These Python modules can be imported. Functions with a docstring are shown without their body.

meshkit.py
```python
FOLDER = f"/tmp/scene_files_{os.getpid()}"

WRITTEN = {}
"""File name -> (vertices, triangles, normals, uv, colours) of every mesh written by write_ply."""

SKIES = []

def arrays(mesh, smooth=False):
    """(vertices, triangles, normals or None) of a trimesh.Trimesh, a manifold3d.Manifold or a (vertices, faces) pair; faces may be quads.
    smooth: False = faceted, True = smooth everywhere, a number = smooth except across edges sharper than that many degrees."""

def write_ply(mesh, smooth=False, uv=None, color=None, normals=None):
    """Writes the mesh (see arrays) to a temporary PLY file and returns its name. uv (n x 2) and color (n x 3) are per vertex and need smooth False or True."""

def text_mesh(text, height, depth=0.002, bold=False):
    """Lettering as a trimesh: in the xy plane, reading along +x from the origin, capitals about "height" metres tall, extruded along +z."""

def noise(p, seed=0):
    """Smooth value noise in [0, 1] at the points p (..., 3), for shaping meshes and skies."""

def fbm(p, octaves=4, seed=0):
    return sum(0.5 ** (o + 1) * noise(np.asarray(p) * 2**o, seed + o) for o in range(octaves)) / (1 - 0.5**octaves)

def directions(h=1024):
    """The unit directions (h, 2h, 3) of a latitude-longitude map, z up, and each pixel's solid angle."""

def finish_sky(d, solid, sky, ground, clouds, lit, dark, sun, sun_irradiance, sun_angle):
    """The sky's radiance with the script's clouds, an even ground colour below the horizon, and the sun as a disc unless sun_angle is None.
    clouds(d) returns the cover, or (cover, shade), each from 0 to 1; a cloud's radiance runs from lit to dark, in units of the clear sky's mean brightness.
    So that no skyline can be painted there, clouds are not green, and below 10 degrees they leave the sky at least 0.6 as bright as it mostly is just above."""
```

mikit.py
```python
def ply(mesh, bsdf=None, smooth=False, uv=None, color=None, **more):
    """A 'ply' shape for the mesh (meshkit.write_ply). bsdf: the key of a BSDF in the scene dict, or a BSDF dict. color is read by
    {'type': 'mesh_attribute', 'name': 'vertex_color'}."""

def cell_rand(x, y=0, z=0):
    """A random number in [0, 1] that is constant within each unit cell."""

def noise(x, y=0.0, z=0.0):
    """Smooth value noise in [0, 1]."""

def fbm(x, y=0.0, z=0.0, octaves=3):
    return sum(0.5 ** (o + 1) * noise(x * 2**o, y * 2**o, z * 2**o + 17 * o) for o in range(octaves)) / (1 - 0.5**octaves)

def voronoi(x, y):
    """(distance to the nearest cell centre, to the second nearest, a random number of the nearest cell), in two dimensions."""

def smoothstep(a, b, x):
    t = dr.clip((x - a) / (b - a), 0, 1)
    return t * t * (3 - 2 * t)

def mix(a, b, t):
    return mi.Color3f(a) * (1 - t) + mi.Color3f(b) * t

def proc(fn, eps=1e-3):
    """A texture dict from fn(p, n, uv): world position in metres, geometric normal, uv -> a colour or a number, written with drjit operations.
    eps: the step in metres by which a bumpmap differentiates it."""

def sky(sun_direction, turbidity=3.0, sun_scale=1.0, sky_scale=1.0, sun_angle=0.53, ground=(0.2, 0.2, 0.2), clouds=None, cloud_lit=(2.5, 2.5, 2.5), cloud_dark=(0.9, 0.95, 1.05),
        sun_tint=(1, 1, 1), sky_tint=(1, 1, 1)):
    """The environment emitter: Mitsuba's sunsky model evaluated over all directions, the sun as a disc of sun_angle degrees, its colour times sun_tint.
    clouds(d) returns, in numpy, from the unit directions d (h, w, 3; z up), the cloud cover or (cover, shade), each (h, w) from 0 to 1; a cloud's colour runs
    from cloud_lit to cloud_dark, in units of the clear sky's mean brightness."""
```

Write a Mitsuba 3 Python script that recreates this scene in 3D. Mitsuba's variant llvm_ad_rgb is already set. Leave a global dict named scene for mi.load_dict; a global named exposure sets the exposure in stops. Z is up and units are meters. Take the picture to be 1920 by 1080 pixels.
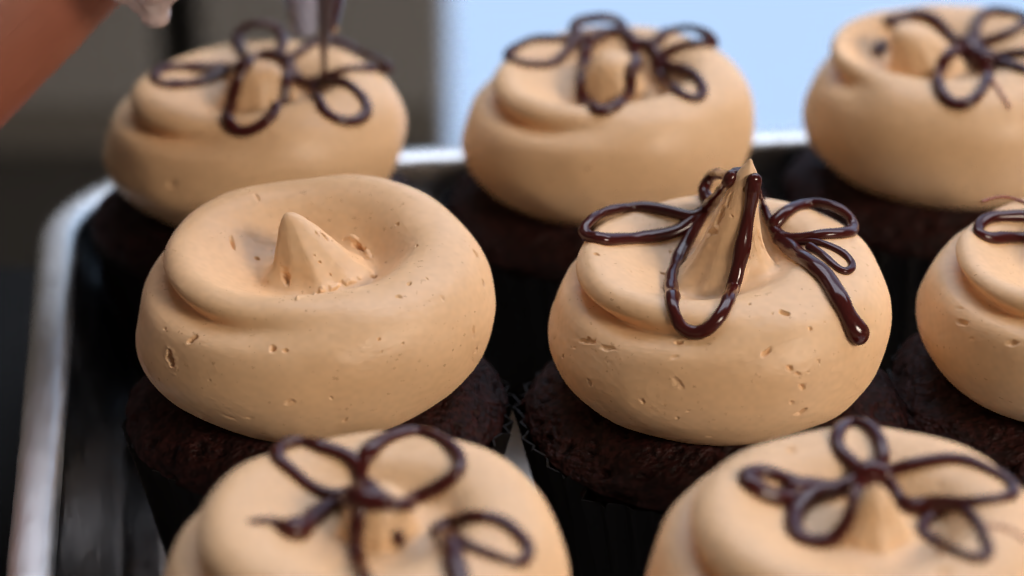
import math, random
import numpy as np, trimesh, mitsuba as mi, mikit, meshkit
import drjit as dr
from scipy.interpolate import CubicSpline
from scipy.spatial import cKDTree
T = mi.ScalarTransform4f
random.seed(5)
scene, labels = {}, {}
S = 0.0088          # metres per model unit: everything below is laid out in units of 8.8 mm

# ------------------------------------------------------------------ camera
TILT = math.radians(27)
EYE = np.array([0, -50 * math.cos(TILT), 6.5 + 50 * math.sin(TILT)])
AIM = np.array([0, 0, 6.5])
scene['camera'] = {'type': 'thinlens', 'fov': 2 * math.degrees(math.atan(960 / 4500)), 'fov_axis': 'x',
                   'aperture_radius': 0.6 * S, 'focus_distance': 47.2 * S, 'near_clip': 0.01, 'far_clip': 30.0,
                   'to_world': T().look_at(origin=(EYE * S).tolist(), target=(AIM * S).tolist(), up=[0, 0, 1])}
# ------------------------------------------------------------------ light
exposure = 0.33
scene['room_light'] = {'type': 'constant', 'radiance': {'type': 'rgb', 'value': [0.085, 0.074, 0.064]}}
LAMP = [2.8, 3.05, 3.6]          # the ceiling panel over the table
LAMP2 = [24.0, 20.2, 16.6]         # added warm fill behind the camera, brightening the front faces
WINDOW = [0.405, 0.57, 0.83]     # daylight in the glazed door's panes


# ------------------------------------------------------------------ helpers
def put(key, mesh, bsdf, smooth=35, **more):
    n, k = 0, key
    while k in scene:
        n += 1
        k = f'{key}_{n:03d}'
    scene[k] = mikit.ply(mesh, bsdf, smooth=smooth, to_world=T().scale([S, S, S]), **more)
    return k


def name(key):
    n, k = 0, key
    while k in labels or any(q.startswith(k + '__') for q in scene):
        n += 1
        k = f'{key}_{n:03d}'
    return k


def tag(k, label, cat=None, group=None, kind=None):
    labels[k] = {a: b for a, b in (('label', label), ('category', cat), ('group', group), ('kind', kind)) if b}


def tm(v, f):
    return trimesh.Trimesh(np.asarray(v, float), np.asarray(f, int), process=False)


def grid_faces(n, m, wrap_i=False, wrap_j=True):
    ii, jj = np.meshgrid(np.arange(n if wrap_i else n - 1), np.arange(m if wrap_j else m - 1), indexing='ij')
    a, b = ii * m + jj, ii * m + (jj + 1) % m
    c, d = ((ii + 1) % n) * m + (jj + 1) % m, ((ii + 1) % n) * m + jj
    return np.vstack([np.stack([a, b, c], -1).reshape(-1, 3), np.stack([a, c, d], -1).reshape(-1, 3)])


def lathe(prof, n=48, center=(0, 0, 0)):
    prof = np.asarray(prof, float)
    a = np.arange(n) * 2 * np.pi / n
    v = np.stack([prof[:, None, 0] * np.cos(a), prof[:, None, 0] * np.sin(a), np.repeat(prof[:, 1:2], n, 1)], -1).reshape(-1, 3) + center
    return tm(v, grid_faces(len(prof), n))


def sweep(path, prof, closed=False, up=(0, 0, 1)):
    """prof (k, 2): sideways (to the right of the path) and up."""
    path, prof = np.asarray(path, float), np.asarray(prof, float)
    t = np.roll(path, -1, 0) - np.roll(path, 1, 0) if closed else np.gradient(path, axis=0)
    t /= np.linalg.norm(t, axis=1, keepdims=True)
    side = np.cross(t, up)
    side /= np.linalg.norm(side, axis=1, keepdims=True)
    v = path[:, None] + prof[None, :, 0:1] * side[:, None] + prof[None, :, 1:2] * np.asarray(up, float)
    return tm(v.reshape(-1, 3), grid_faces(len(path), len(prof), wrap_i=closed, wrap_j=True))


def spline(p, step, closed=False):
    p = np.asarray(p, float)
    if closed:
        p = np.vstack([p, p[:1]])
    d = np.r_[0, np.cumsum(np.linalg.norm(np.diff(p[:, :3], axis=0), axis=1) ** 0.5 + 1e-6)]
    cs = CubicSpline(d, p, bc_type='periodic' if closed else 'natural')
    L = np.linalg.norm(np.diff(p[:, :3], axis=0), axis=1).sum()
    n = max(8, int(L / step))
    q = cs(np.linspace(0, d[-1], n))
    return q[:-1] if closed else q


def tube(path4, sides=14, flat=1.0, up=None):
    """path4 (n, 4): points and radii; rounded ends."""
    p, r = path4[:, :3], path4[:, 3]
    t = np.gradient(p, axis=0)
    t /= np.linalg.norm(t, axis=1, keepdims=True) + 1e-12
    # end caps: extra rings closing to a point along a half circle
    a = np.linspace(0, np.pi / 2, 6)[1:]
    head = [(p[0] - t[0] * r[0] * np.sin(x), max(r[0] * np.cos(x), 1e-4), t[0]) for x in a[::-1]]
    tail = [(p[-1] + t[-1] * r[-1] * np.sin(x), max(r[-1] * np.cos(x), 1e-4), t[-1]) for x in a]
    P = np.vstack([[h[0] for h in head], p, [h[0] for h in tail]])
    R = np.r_[[h[1] for h in head], r, [h[1] for h in tail]]
    Tn = np.vstack([[h[2] for h in head], t, [h[2] for h in tail]])
    n0 = np.cross(Tn[0], [0.3, 0.2, 0.9])
    N = []
    for x in Tn:                                    # parallel transport
        n0 = n0 - x * (n0 @ x)
        n0 /= np.linalg.norm(n0) + 1e-12
        N.append(n0)
    N = np.array(N)
    B = np.cross(Tn, N)
    c = np.arange(sides) * 2 * np.pi / sides
    off = R[:, None, None] * (np.cos(c)[None, :, None] * N[:, None] + np.sin(c)[None, :, None] * B[:, None])
    if up is not None:                              # lower along the surface's normal
        u = np.vstack([np.repeat(up[:1], 5, 0), up, np.repeat(up[-1:], 5, 0)])
        off = off - (1 - flat) * (off * u[:, None]).sum(-1, keepdims=True) * u[:, None]
    v = P[:, None] + off
    return tm(v.reshape(-1, 3), grid_faces(len(P), sides))


def box(x0, x1, y0, y1, z0, z1, bevel=0.0):
    if bevel:
        import manifold3d
        pts = [[x + sx * dx, y + sy * dy, z + sz * dz] for x, sx in ((x0, 1), (x1, -1)) for y, sy in ((y0, 1), (y1, -1)) for z, sz in ((z0, 1), (z1, -1))
               for dx, dy, dz in ((0, bevel, bevel), (bevel, 0, bevel), (bevel, bevel, 0))]
        return trimesh.convex.convex_hull(np.array(pts))
    return trimesh.creation.box(bounds=[[x0, y0, z0], [x1, y1, z1]])


def sstep(a, b, x):
    t = np.clip((x - a) / (b - a), 0, 1)
    return t * t * (3 - 2 * t)


# ------------------------------------------------------------------ frosting
# profile nodes (radius, height above the cake, pull towards the peak's axis), for the smooth side and for the side where the coil ends in a step
FULL = np.array([(2.25, -.18), (2.78, .10), (3.27, .60), (3.56, 1.22), (3.63, 1.85), (3.46, 2.42), (3.10, 2.86), (2.55, 3.08), (2.0, 2.98), (1.55, 2.62), (1.2, 2.32)])
STEP = np.array([(2.25, -.18), (2.84, .10), (3.36, .56), (3.62, 1.14), (3.52, 1.75), (3.22, 2.30), (2.72, 2.42), (2.94, 2.72), (2.68, 2.98), (2.12, 2.74), (1.35, 2.32)])


def frosting(c, nphi=260, nt=170, detail=True):
    """One piped swirl. c: its measures. Returns vertices and triangles about the cupcake's axis, z = 0 at the tray's floor."""
    phi = np.arange(nphi) * 2 * np.pi / nphi
    g = c.get('groove', dict(at=185, ahead=105, behind=110))
    a = (np.degrees(phi) - g['at'] + 180) % 360 - 180
    w = np.where(a > 0, 1 - sstep(g.get('flat', 10), g['ahead'], a), 1 - sstep(g.get('flat', 10), g['behind'], -a)) * g.get('depth', 1.0)
    ctrl = FULL[None] * (1 - w[:, None, None]) + STEP[None] * w[:, None, None]
    K = ctrl.shape[1]
    pull = np.array([0, 0, 0, 0, 0, 0, .05, .15, .4, .75, 1.0])
    # the coil climbs as it goes round, so its rim is not level
    tiltr = c.get('rim', (0, 0, 0))
    lift = tiltr[0] + tiltr[1] * np.cos(phi) + tiltr[2] * np.sin(phi)
    ctrl[..., 1] += lift[:, None] * np.array([0, 0, .1, .3, .55, .8, 1, 1, .8, .4, .1])
    fl = c.get('floor', 0.0)
    ctrl[..., 1] += fl * np.array([0, 0, 0, 0, 0, 0, 0, .12, .45, .85, 1.0])
    pk = c['peak']
    zf = FULL[-1, 1] + fl
    rp, h = pk['r'], pk['h']
    extra = [(1.0, 0.02), (.82, .13), (.62, .33), (.42, .58), (.25, .79), (.115, .92), (.04, .985), (0.004, 1.0)] if pk.get('kind', 'cone') == 'cone' else \
            [(1.08, 0.05), (.88, .21), (.74, .41), (.59, .60), (.43, .77), (.26, .905), (.11, .98), (0.004, 1.0)] if pk['kind'] == 'hook' else \
            [(1.0, 0.03), (.9, .2), (.8, .45), (.66, .7), (.48, .88), (.3, .97), (.14, 1.0), (0.004, 1.0)]
    cols = []
    for (fr, fh) in extra:
        wob = 1 + pk.get('oval', 0.0) * np.cos(2 * (phi - math.radians(pk.get('oval_at', 0)))) + pk.get('rib', 0.05) * np.cos(5 * phi + 1.3) * (1 - fh) + .03 * np.cos(9 * phi) * (1 - fh)
        cols.append(np.stack([rp * fr * wob, np.full(nphi, zf + h * fh)], -1))
    ctrl = np.concatenate([ctrl, np.stack(cols, 1)], 1)
    if pk.get('skirt'):                             # the pulled-up flank that runs into the rim on one side
        sa = (np.degrees(phi) - pk['skirt'][0] + 180) % 360 - 180
        sw = np.exp(-(sa / pk['skirt'][1]) ** 2) * pk['skirt'][2]
        for k, q in ((8, .35), (9, .8), (10, 1.1), (11, 1.15), (12, .95), (13, .5)):
            ctrl[:, k, 1] += sw * q
    lean = np.array([np.array(pk.get('lean', (0, 0))) * fh ** pk.get('bend', 1.3) for _, fh in extra])
    cen = np.vstack([pull[:, None] * np.array(pk.get('off', (0, 0))), np.array(pk.get('off', (0, 0))) + lean])
    KK = ctrl.shape[1]
    idx = np.arange(KK)
    basis = CubicSpline(idx, np.eye(KK), bc_type='natural')
    tt = np.linspace(0, KK - 1, 4000)
    mid = basis(tt) @ ctrl.mean(0)
    s = np.r_[0, np.cumsum(np.linalg.norm(np.diff(mid, axis=0), axis=1) + 1e-4)]
    t = np.interp(np.linspace(0, s[-1], nt), s, tt)
    Bm = basis(t)
    P = np.einsum('tk,pkc->tpc', Bm, ctrl)
    cc = Bm @ cen
    P[..., 0] = np.maximum(P[..., 0], 0.003)
    sc = c['R'] / 3.62
    x = P[..., 0] * np.cos(phi)[None] + cc[:, None, 0]
    y = P[..., 0] * np.sin(phi)[None] + cc[:, None, 1]
    z = P[..., 1]
    v = np.stack([x, y, z], -1).reshape(-1, 3) * sc
    v[:, 2] *= c.get('tall', 1.0)
    f = grid_faces(nt, nphi)
    seed = c['seed']
    # hand-piped unevenness: slow wobble, small lumps, and fine drag lines along the coil
    nrm = meshkit.arrays((v, f), True)[2]
    d = (meshkit.fbm(v / 1.7 + seed * 7.1, 2, seed) - .5) * .20
    ang, ss = np.arctan2(v[:, 1], v[:, 0]), np.repeat(np.linspace(0, s[-1], nt), nphi)
    if detail:
        d += (meshkit.fbm(v / .33 + seed, 3, seed + 3) - .5) * .009
        d += (meshkit.fbm(v / .11 + seed, 2, seed + 5) - .5) * .005
        q = np.stack([np.cos(ang) * 1.1, np.sin(ang) * 1.1, ss / .5 + .9 * np.sin(ang)], -1)
        d += (meshkit.fbm(q, 2, seed + 11) - .5) * .014
    keep = sstep(0.0, .5, np.repeat(np.arange(nt)[::-1] * s[-1] / nt, nphi))
    v = v + nrm * (d * keep)[:, None]
    # air holes and torn crumbs: (x, y, z, radius, depth, stretch x, y, z)
    holes = [tuple(hh) for hh in c.get('holes', [])]
    if detail and c.get('specks'):
        rng = np.random.default_rng(seed)
        pick = rng.integers(nphi * 8, len(v) - nphi * 30, c['specks'])
        for i in pick:
            r_ = .026 + .055 * rng.random() ** 3
            holes.append((*v[i], r_, r_ * 1.45, *(rng.normal(0, .6, 3) * r_)))
    if holes:
        tree = cKDTree(v)
        for (hx, hy, hz, r, dep, ax, ay, az) in holes:
            p = np.array([hx, hy, hz])
            L = np.array([ax, ay, az])
            near = tree.query_ball_point(p, r * 2.2 + np.linalg.norm(L))
            if not near:
                continue
            q = v[near] - p
            ll = L @ L
            if ll > 0:                              # an ellipse: shrink the distance along the hole's long axis
                q = q - ((q @ L) / ll * (1 - r / (r + math.sqrt(ll))))[:, None] * L
            wob = 1 + .5 * (meshkit.noise(v[near] / (r * .8) + 3.3, 5) - .5) * 2
            e = np.linalg.norm(q, axis=1) / (r * wob)
            n0 = nrm[near].mean(0)
            n0 /= np.linalg.norm(n0)
            v[near] -= n0 * (dep * (1 - sstep(.25, 1.0, e)) - .03 * abs(dep) * np.exp(-((e - 1.2) / .4) ** 2))[:, None]
    v[:, 2] += c.get('z', 5.0)
    return v, f


CAKE_Z = 5.0
# centre on the tray, radius of the frosting, ...: the eight cupcakes
CUPS = dict(
    ML=dict(xy=(-4.03, -1.2), R=3.66, seed=1, res=(900, 560), specks=70, rim=(0.08, .02, .20), floor=.10,
            groove=dict(at=188, ahead=118, behind=120, flat=20),
            peak=dict(r=.90, h=1.28, lean=(-.52, .1), off=(.12, -.1), bend=1.25, oval=.08, kind='hook'),
            label='cupcake with plain undecorated peanut butter frosting, a short blunt peak in its hollow'),
    MR=dict(xy=(4.18, -1.48), R=3.46, seed=2, res=(900, 560), specks=60, rim=(0.1, .05, .1), floor=.2,
            groove=dict(at=180, ahead=118, behind=120, flat=25, depth=1.2),
            peak=dict(r=1.0, h=2.75, lean=(.46, 0), off=(.06, 0), bend=1.0, skirt=(-30, 60, .45)),
            label='cupcake with the tallest thin frosting peak, chocolate loops hanging down from its tip'),
    MRR=dict(xy=(11.79, -1.08), R=3.46, seed=3, res=(360, 230), specks=30, rim=(0.05, .05, .1),
             groove=dict(at=188, ahead=105, behind=120, flat=20), peak=dict(r=.9, h=1.5, off=(0, 0)),
             label='cupcake cut off by the right edge of the picture in the middle row'),
    BL=dict(xy=(-6.12, 7.97), R=3.58, seed=4, res=(300, 190), rim=(-.05, .05, -.05), floor=.2, tall=.97,
            groove=dict(at=190, ahead=110, behind=120, flat=25), peak=dict(r=.95, h=1.0, off=(.2, -.2), kind='lump'),
            label='cupcake under the piping bag, a flower of chocolate loops being piped on it'),
    BM=dict(xy=(2.3, 8.35), R=3.47, seed=5, res=(300, 190), rim=(0.1, .1, .1), floor=.2,
            groove=dict(at=185, ahead=110, behind=120, flat=25), peak=dict(r=.95, h=1.1, off=(.1, -.2), kind='lump'),
            label='cupcake with a five-loop chocolate flower, in the back row in front of the bright glass'),
    BR=dict(xy=(10.71, 9.43), R=3.58, seed=6, res=(300, 190), rim=(0.1, .05, .1), floor=.25,
            groove=dict(at=165, ahead=70, behind=100, flat=15), peak=dict(r=.95, h=1.1, off=(-.7, .1), lean=(-.5, 0), kind='lump'),
            label='cupcake in the back right corner of the picture, its frosting peak flopped to the left'),
    FL=dict(xy=(-2.5, -10.82), R=3.44, seed=7, res=(360, 230), specks=20, rim=(-.1, .0, .05), floor=.3,
            groove=dict(at=190, ahead=110, behind=120, flat=25), peak=dict(r=.75, h=.8, off=(.3, -.1), kind='lump'),
            label='front cupcake on the left with two open chocolate loops like a pair of scissors'),
    FR=dict(xy=(5.76, -10.78), R=3.48, seed=8, res=(360, 230), specks=20, rim=(-.1, .0, .05), floor=.3,
            groove=dict(at=190, ahead=110, behind=120, flat=25), peak=dict(r=.74, h=1.0, off=(.2, -.3)),
            label='front cupcake on the right with thick puddled chocolate loops in front of its frosting peak'),
)
# DATA BEGIN
STREAM = (-4.630, 8.353, 7.639)
LOOPS = {
    'ML': [
    ],
    'MR': [
        ('chocolate_loop', [(-.244, 1.851, 8.014, .111), (-.435, 1.78, 7.947, .111), (-.663, 1.807, 7.965, .111), (-.929, 1.875, 8.015, .111), (-1.229, 1.929, 8.054, .111), (-1.554, 1.979, 8.062, .111), (-1.881, 1.857, 8.103, .111), (-2.18, 1.629, 8.15, .111), (-2.427, 1.448, 8.127, .11), (-2.625, 1.135, 8.112, .11), (-2.722, .868, 8.049, .109), (-2.596, .69, 7.999, .109), (-2.364, .555, 8.008, .109), (-2.082, .731, 7.923, .109), (-1.752, .977, 7.826, .11), (-1.408, 1.184, 7.76, .11), (-1.093, 1.333, 7.732, .11), (-.822, 1.458, 7.751, .111), (-.601, 1.592, 7.812, .111), (-.416, 1.724, 7.905, .111), (-.244, 1.851, 8.014, .111)]),
        ('chocolate_loop', [(.349, .069, 9.507, .114), (.16, -.014, 9.565, .114), (.079, .487, 9.213, .115), (.011, .973, 8.832, .117), (-.066, 1.456, 8.445, .118), (-.165, 1.893, 8.054, .12), (-.33, 1.686, 7.882, .12), (-.494, 1.442, 7.708, .119), (-.645, 1.164, 7.557, .119), (-.777, .858, 7.449, .118), (-.919, .33, 7.446, .117), (-1.008, -.255, 7.459, .116), (-1.028, -.961, 7.545, .114), (-1.099, -2.278, 7.94, .111), (-1.031, -2.502, 7.795, .111), (-.893, -2.597, 7.639, .111), (-.708, -2.674, 7.605, .11), (-.515, -2.72, 7.667, .11), (-.329, -2.678, 7.809, .11), (-.155, -2.473, 7.961, .11), (-.008, -2.054, 8.023, .111), (.168, -1.022, 7.724, .114), (.234, -.875, 7.908, .114), (.286, -.749, 8.111, .114), (.338, -.63, 8.361, .114), (.394, -.511, 8.632, .114), (.449, -.409, 8.898, .114), (.493, -.345, 9.163, .114), (.526, -.298, 9.423, .114), (.548, -.24, 9.668, .113)]),
        ('chocolate_loop', [(-.103, 2.075, 8.148, .111), (-.174, 2.444, 8.253, .112), (-.046, 2.585, 8.468, .112), (.101, 1.437, 9.039, .109), (.186, .258, 9.548, .106), (.366, .142, 9.541, .106)]),
        ('chocolate_loop', [(.539, -.224, 9.663, .067), (.687, -.12, 9.327, .067), (.998, 1.79, 8.178, .071), (1.087, 1.393, 8.063, .07), (1.205, 1.052, 7.941, .088), (1.326, .724, 7.882, .113), (1.441, .327, 7.916, .145), (1.563, -.43, 8.095, .151), (1.742, -.994, 8.175, .155), (1.916, -1.288, 8.11, .158), (2.042, -1.628, 8.027, .165), (2.152, -1.95, 7.91, .172), (2.267, -2.161, 7.734, .18), (2.381, -2.272, 7.534, .189), (2.46, -2.296, 7.397, .18)]),
        ('chocolate_loop', [(1.209, 1.232, 8.055, .11), (1.418, 1.414, 8.193, .11), (1.712, 1.731, 8.202, .111), (2.023, 1.932, 8.18, .111), (2.288, 1.733, 8.25, .111), (2.523, 1.488, 8.26, .11), (2.717, 1.342, 8.155, .11), (2.789, 1.12, 8.033, .11), (2.599, .694, 8.102, .109), (2.304, .482, 8.169, .108), (2.008, .404, 8.183, .108), (1.703, .476, 8.092, .108), (1.445, .662, 7.951, .109), (1.285, .834, 7.894, .109)]),
        ('chocolate_loop', [(1.41, .654, 7.905, .075), (1.679, .36, 8.054, .075), (1.927, .111, 8.159, .074), (2.188, -.125, 8.171, .074), (2.442, -.372, 8.097, .074), (2.53, -.691, 8.022, .073), (2.332, -.933, 8.041, .073), (2.129, -.771, 8.121, .073), (1.951, -.451, 8.175, .074), (1.772, .005, 8.112, .074)]),
    ],
    'MRR': [
        ('chocolate_loop', [(-.294, 1.595, 7.623, .105), (-.654, 1.685, 7.732, .105), (-.992, 1.696, 7.792, .105), (-1.309, 1.64, 7.829, .105), (-1.606, 1.554, 7.862, .104), (-1.881, 1.456, 7.875, .104), (-2.139, 1.19, 7.853, .104), (-2.208, .862, 7.816, .103), (-2.004, .835, 7.721, .103), (-1.689, 1.006, 7.637, .104), (-1.365, 1.168, 7.57, .104), (-1.046, 1.286, 7.507, .104), (-.728, 1.364, 7.464, .104), (-.458, 1.451, 7.483, .105), (-.294, 1.595, 7.623, .105)]),
        ('chocolate_smear', [(-2.016, 1.756, 8.112, .032), (-1.622, 2.048, 8.077, .032), (-1.278, 2.196, 7.978, .032), (-1.022, 1.994, 7.938, .032), (-.769, 1.811, 7.82, .032)]),
        ('chocolate_loop', [(-.176, 1.566, 7.603, .113), (-.308, 1.404, 7.434, .113), (-.418, 1.073, 7.25, .112), (-.708, -.085, 7.431, .109), (-.646, -.462, 7.291, .109), (-.507, -.683, 7.238, .108), (-.299, -.765, 7.274, .108), (-.13, -.713, 7.409, .108), (-.044, -.6, 7.639, .108), (-.075, -.462, 7.881, .108), (-.194, -.309, 8.107, .108), (-.307, .015, 8.227, .109), (.005, 1.589, 7.66, .113)]),
        ('chocolate_loop', [(-.053, 1.598, 7.654, .105), (-.28, 1.795, 7.842, .105), (-.162, 2.061, 8.04, .105), (.166, 2.303, 8.122, .105), (.466, 2.19, 8.126, .105), (.536, 1.851, 8.018, .105), (-.098, -.034, 8.599, .101), (.007, 1.612, 7.682, .105)]),
    ],
    'BL': [
        ('chocolate_loop', [(-.202, -.233, 8.355, .101), (-.751, 1.363, 7.654, .104), (-1.098, 1.254, 7.683, .104), (-1.437, 1.149, 7.735, .104), (-1.774, 1.028, 7.797, .103), (-2.088, .861, 7.843, .103), (-2.285, .522, 7.87, .102), (-2.297, .051, 7.883, .102), (-2.105, -.131, 7.834, .101), (-1.798, .106, 7.715, .102), (-1.512, .417, 7.615, .103), (-1.252, .731, 7.563, .103), (-.991, 1.018, 7.571, .104), (-.722, 1.263, 7.607, .104), (-.257, -.27, 8.321, .101)]),
        ('chocolate_loop', [(.726, 1.481, 7.819, .121), (.733, 1.232, 7.689, .121), (.86, -.337, 8.055, .118), (.839, -.648, 7.849, .117), (.751, -.839, 7.578, .117), (.728, -2.548, 8.048, .114), (.5, -2.779, 7.918, .113), (.231, -2.855, 7.807, .113), (-.044, -2.808, 7.78, .113), (-.246, -2.636, 7.877, .114), (-.456, -.977, 7.458, .117), (-.407, -.8, 7.679, .117), (-.291, -.734, 8.003, .117), (-.173, -.588, 8.266, .117), (-.035, -.308, 8.412, .118), (.0, 1.681, 7.784, .122), (.325, 1.716, 7.837, .122), (.641, 1.527, 7.818, .122)]),
        ('chocolate_loop', [(-.391, 1.826, 7.827, .105), (-.583, 2.41, 7.979, .105), (-.41, 2.621, 8.188, .106), (-.041, 2.679, 8.264, .106), (.32, 2.751, 8.145, .106), (.519, 2.546, 7.939, .106), (.521, 1.725, 7.866, .104)]),
        ('chocolate_loop', [(.729, 1.447, 7.8, .113), (.873, 1.103, 7.661, .112), (1.046, .8, 7.551, .112), (1.312, .559, 7.576, .111), (1.665, .209, 7.762, .111), (2.069, -.445, 8.021, .109), (2.427, -.928, 8.064, .108), (2.685, -1.291, 7.947, .108), (2.788, -1.616, 7.785, .107), (2.638, -1.971, 7.708, .107), (2.338, -2.21, 7.77, .106), (2.034, -2.249, 7.901, .106), (1.805, -2.058, 8.042, .106), (1.491, -.124, 7.53, .11), (1.396, .443, 7.583, .111)]),
        ('chocolate_loop', [(1.352, .552, 7.593, .094), (1.69, .336, 7.8, .094), (2.026, .194, 7.987, .093), (2.354, .265, 8.045, .093), (2.682, .474, 7.961, .094), (2.982, .955, 7.734, .095), (3.205, .791, 7.843, .094), (3.04, 1.098, 7.882, .095), (2.738, 1.402, 7.912, .095), (2.432, 1.811, 7.882, .096), (2.119, 2.003, 7.975, .096), (1.822, 2.132, 8.055, .096), (1.534, 2.245, 8.022, .096), (1.244, 2.001, 7.978, .096), (.981, 1.626, 7.918, .096), (.785, 1.467, 7.816, .095)]),
    ],
    'BM': [
        ('chocolate_loop', [(-.563, 1.809, 8.084, .105), (-.894, 1.762, 8.083, .105), (-1.262, 1.743, 8.103, .105), (-1.622, 1.726, 8.097, .105), (-1.945, 1.686, 8.023, .105), (-2.27, 1.285, 8.008, .104), (-2.399, .964, 7.942, .104), (-2.167, .619, 7.948, .103), (-1.834, .685, 7.86, .103), (-1.512, .834, 7.793, .104), (-1.236, 1.062, 7.795, .104), (-.993, 1.353, 7.894, .104), (-.761, 1.66, 8.028, .105), (-.535, 1.824, 8.09, .105)]),
        ('chocolate_loop', [(-.563, 1.809, 8.084, .105), (-.771, 2.059, 8.155, .105), (-.72, 2.31, 8.276, .106), (-.405, 2.444, 8.337, .106), (-.032, 2.502, 8.353, .106), (.299, 2.512, 8.257, .106), (.474, 1.931, 8.19, .105), (.605, 1.592, 8.058, .105)]),
        ('chocolate_loop', [(-.398, 1.755, 8.063, .131), (-.51, 1.432, 7.866, .131), (-.557, 1.121, 7.656, .13), (-.675, -.215, 7.83, .127), (-.677, -.58, 7.612, .127), (-.559, -.783, 7.433, .127), (-.38, -2.451, 7.982, .123), (-.13, -2.458, 7.994, .123), (.121, -2.215, 8.03, .123), (.388, -.922, 7.688, .126), (.464, -.767, 7.955, .126), (.517, -.576, 8.233, .126), (.636, 1.265, 7.84, .13), (.661, 1.53, 8.046, .131), (.505, 1.828, 8.171, .131), (.22, 1.969, 8.191, .131), (-.104, 1.898, 8.141, .131), (-.371, 1.724, 8.044, .131)]),
        ('chocolate_loop', [(1.027, 1.312, 8.019, .104), (1.268, 1.511, 8.184, .104), (1.585, 1.986, 8.199, .105), (1.907, 1.973, 8.286, .105), (2.199, 1.496, 8.409, .104), (2.452, 1.196, 8.345, .104), (2.549, 1.193, 8.175, .104), (2.181, .958, 8.249, .103), (1.788, .992, 8.19, .104), (1.481, .981, 8.061, .104), (1.197, .96, 7.879, .104)]),
        ('chocolate_loop', [(.657, 1.547, 8.047, .113), (1.01, 1.423, 8.08, .113), (1.167, 1.067, 7.935, .113), (1.194, .722, 7.722, .112), (1.304, .323, 7.57, .112), (1.473, -1.534, 8.092, .108), (1.763, -1.91, 8.066, .107), (2.025, -1.786, 8.039, .108), (2.089, -1.328, 8.125, .108), (1.923, -.625, 8.107, .109), (1.675, .118, 7.94, .111), (1.415, .61, 7.847, .112), (1.191, .889, 7.832, .112)]),
    ],
    'BR': [
        ('chocolate_dab', [(-1.601, 1.246, 7.691, .128), (-1.702, 1.091, 7.654, .128), (-1.772, .977, 7.642, .127)]),
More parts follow.
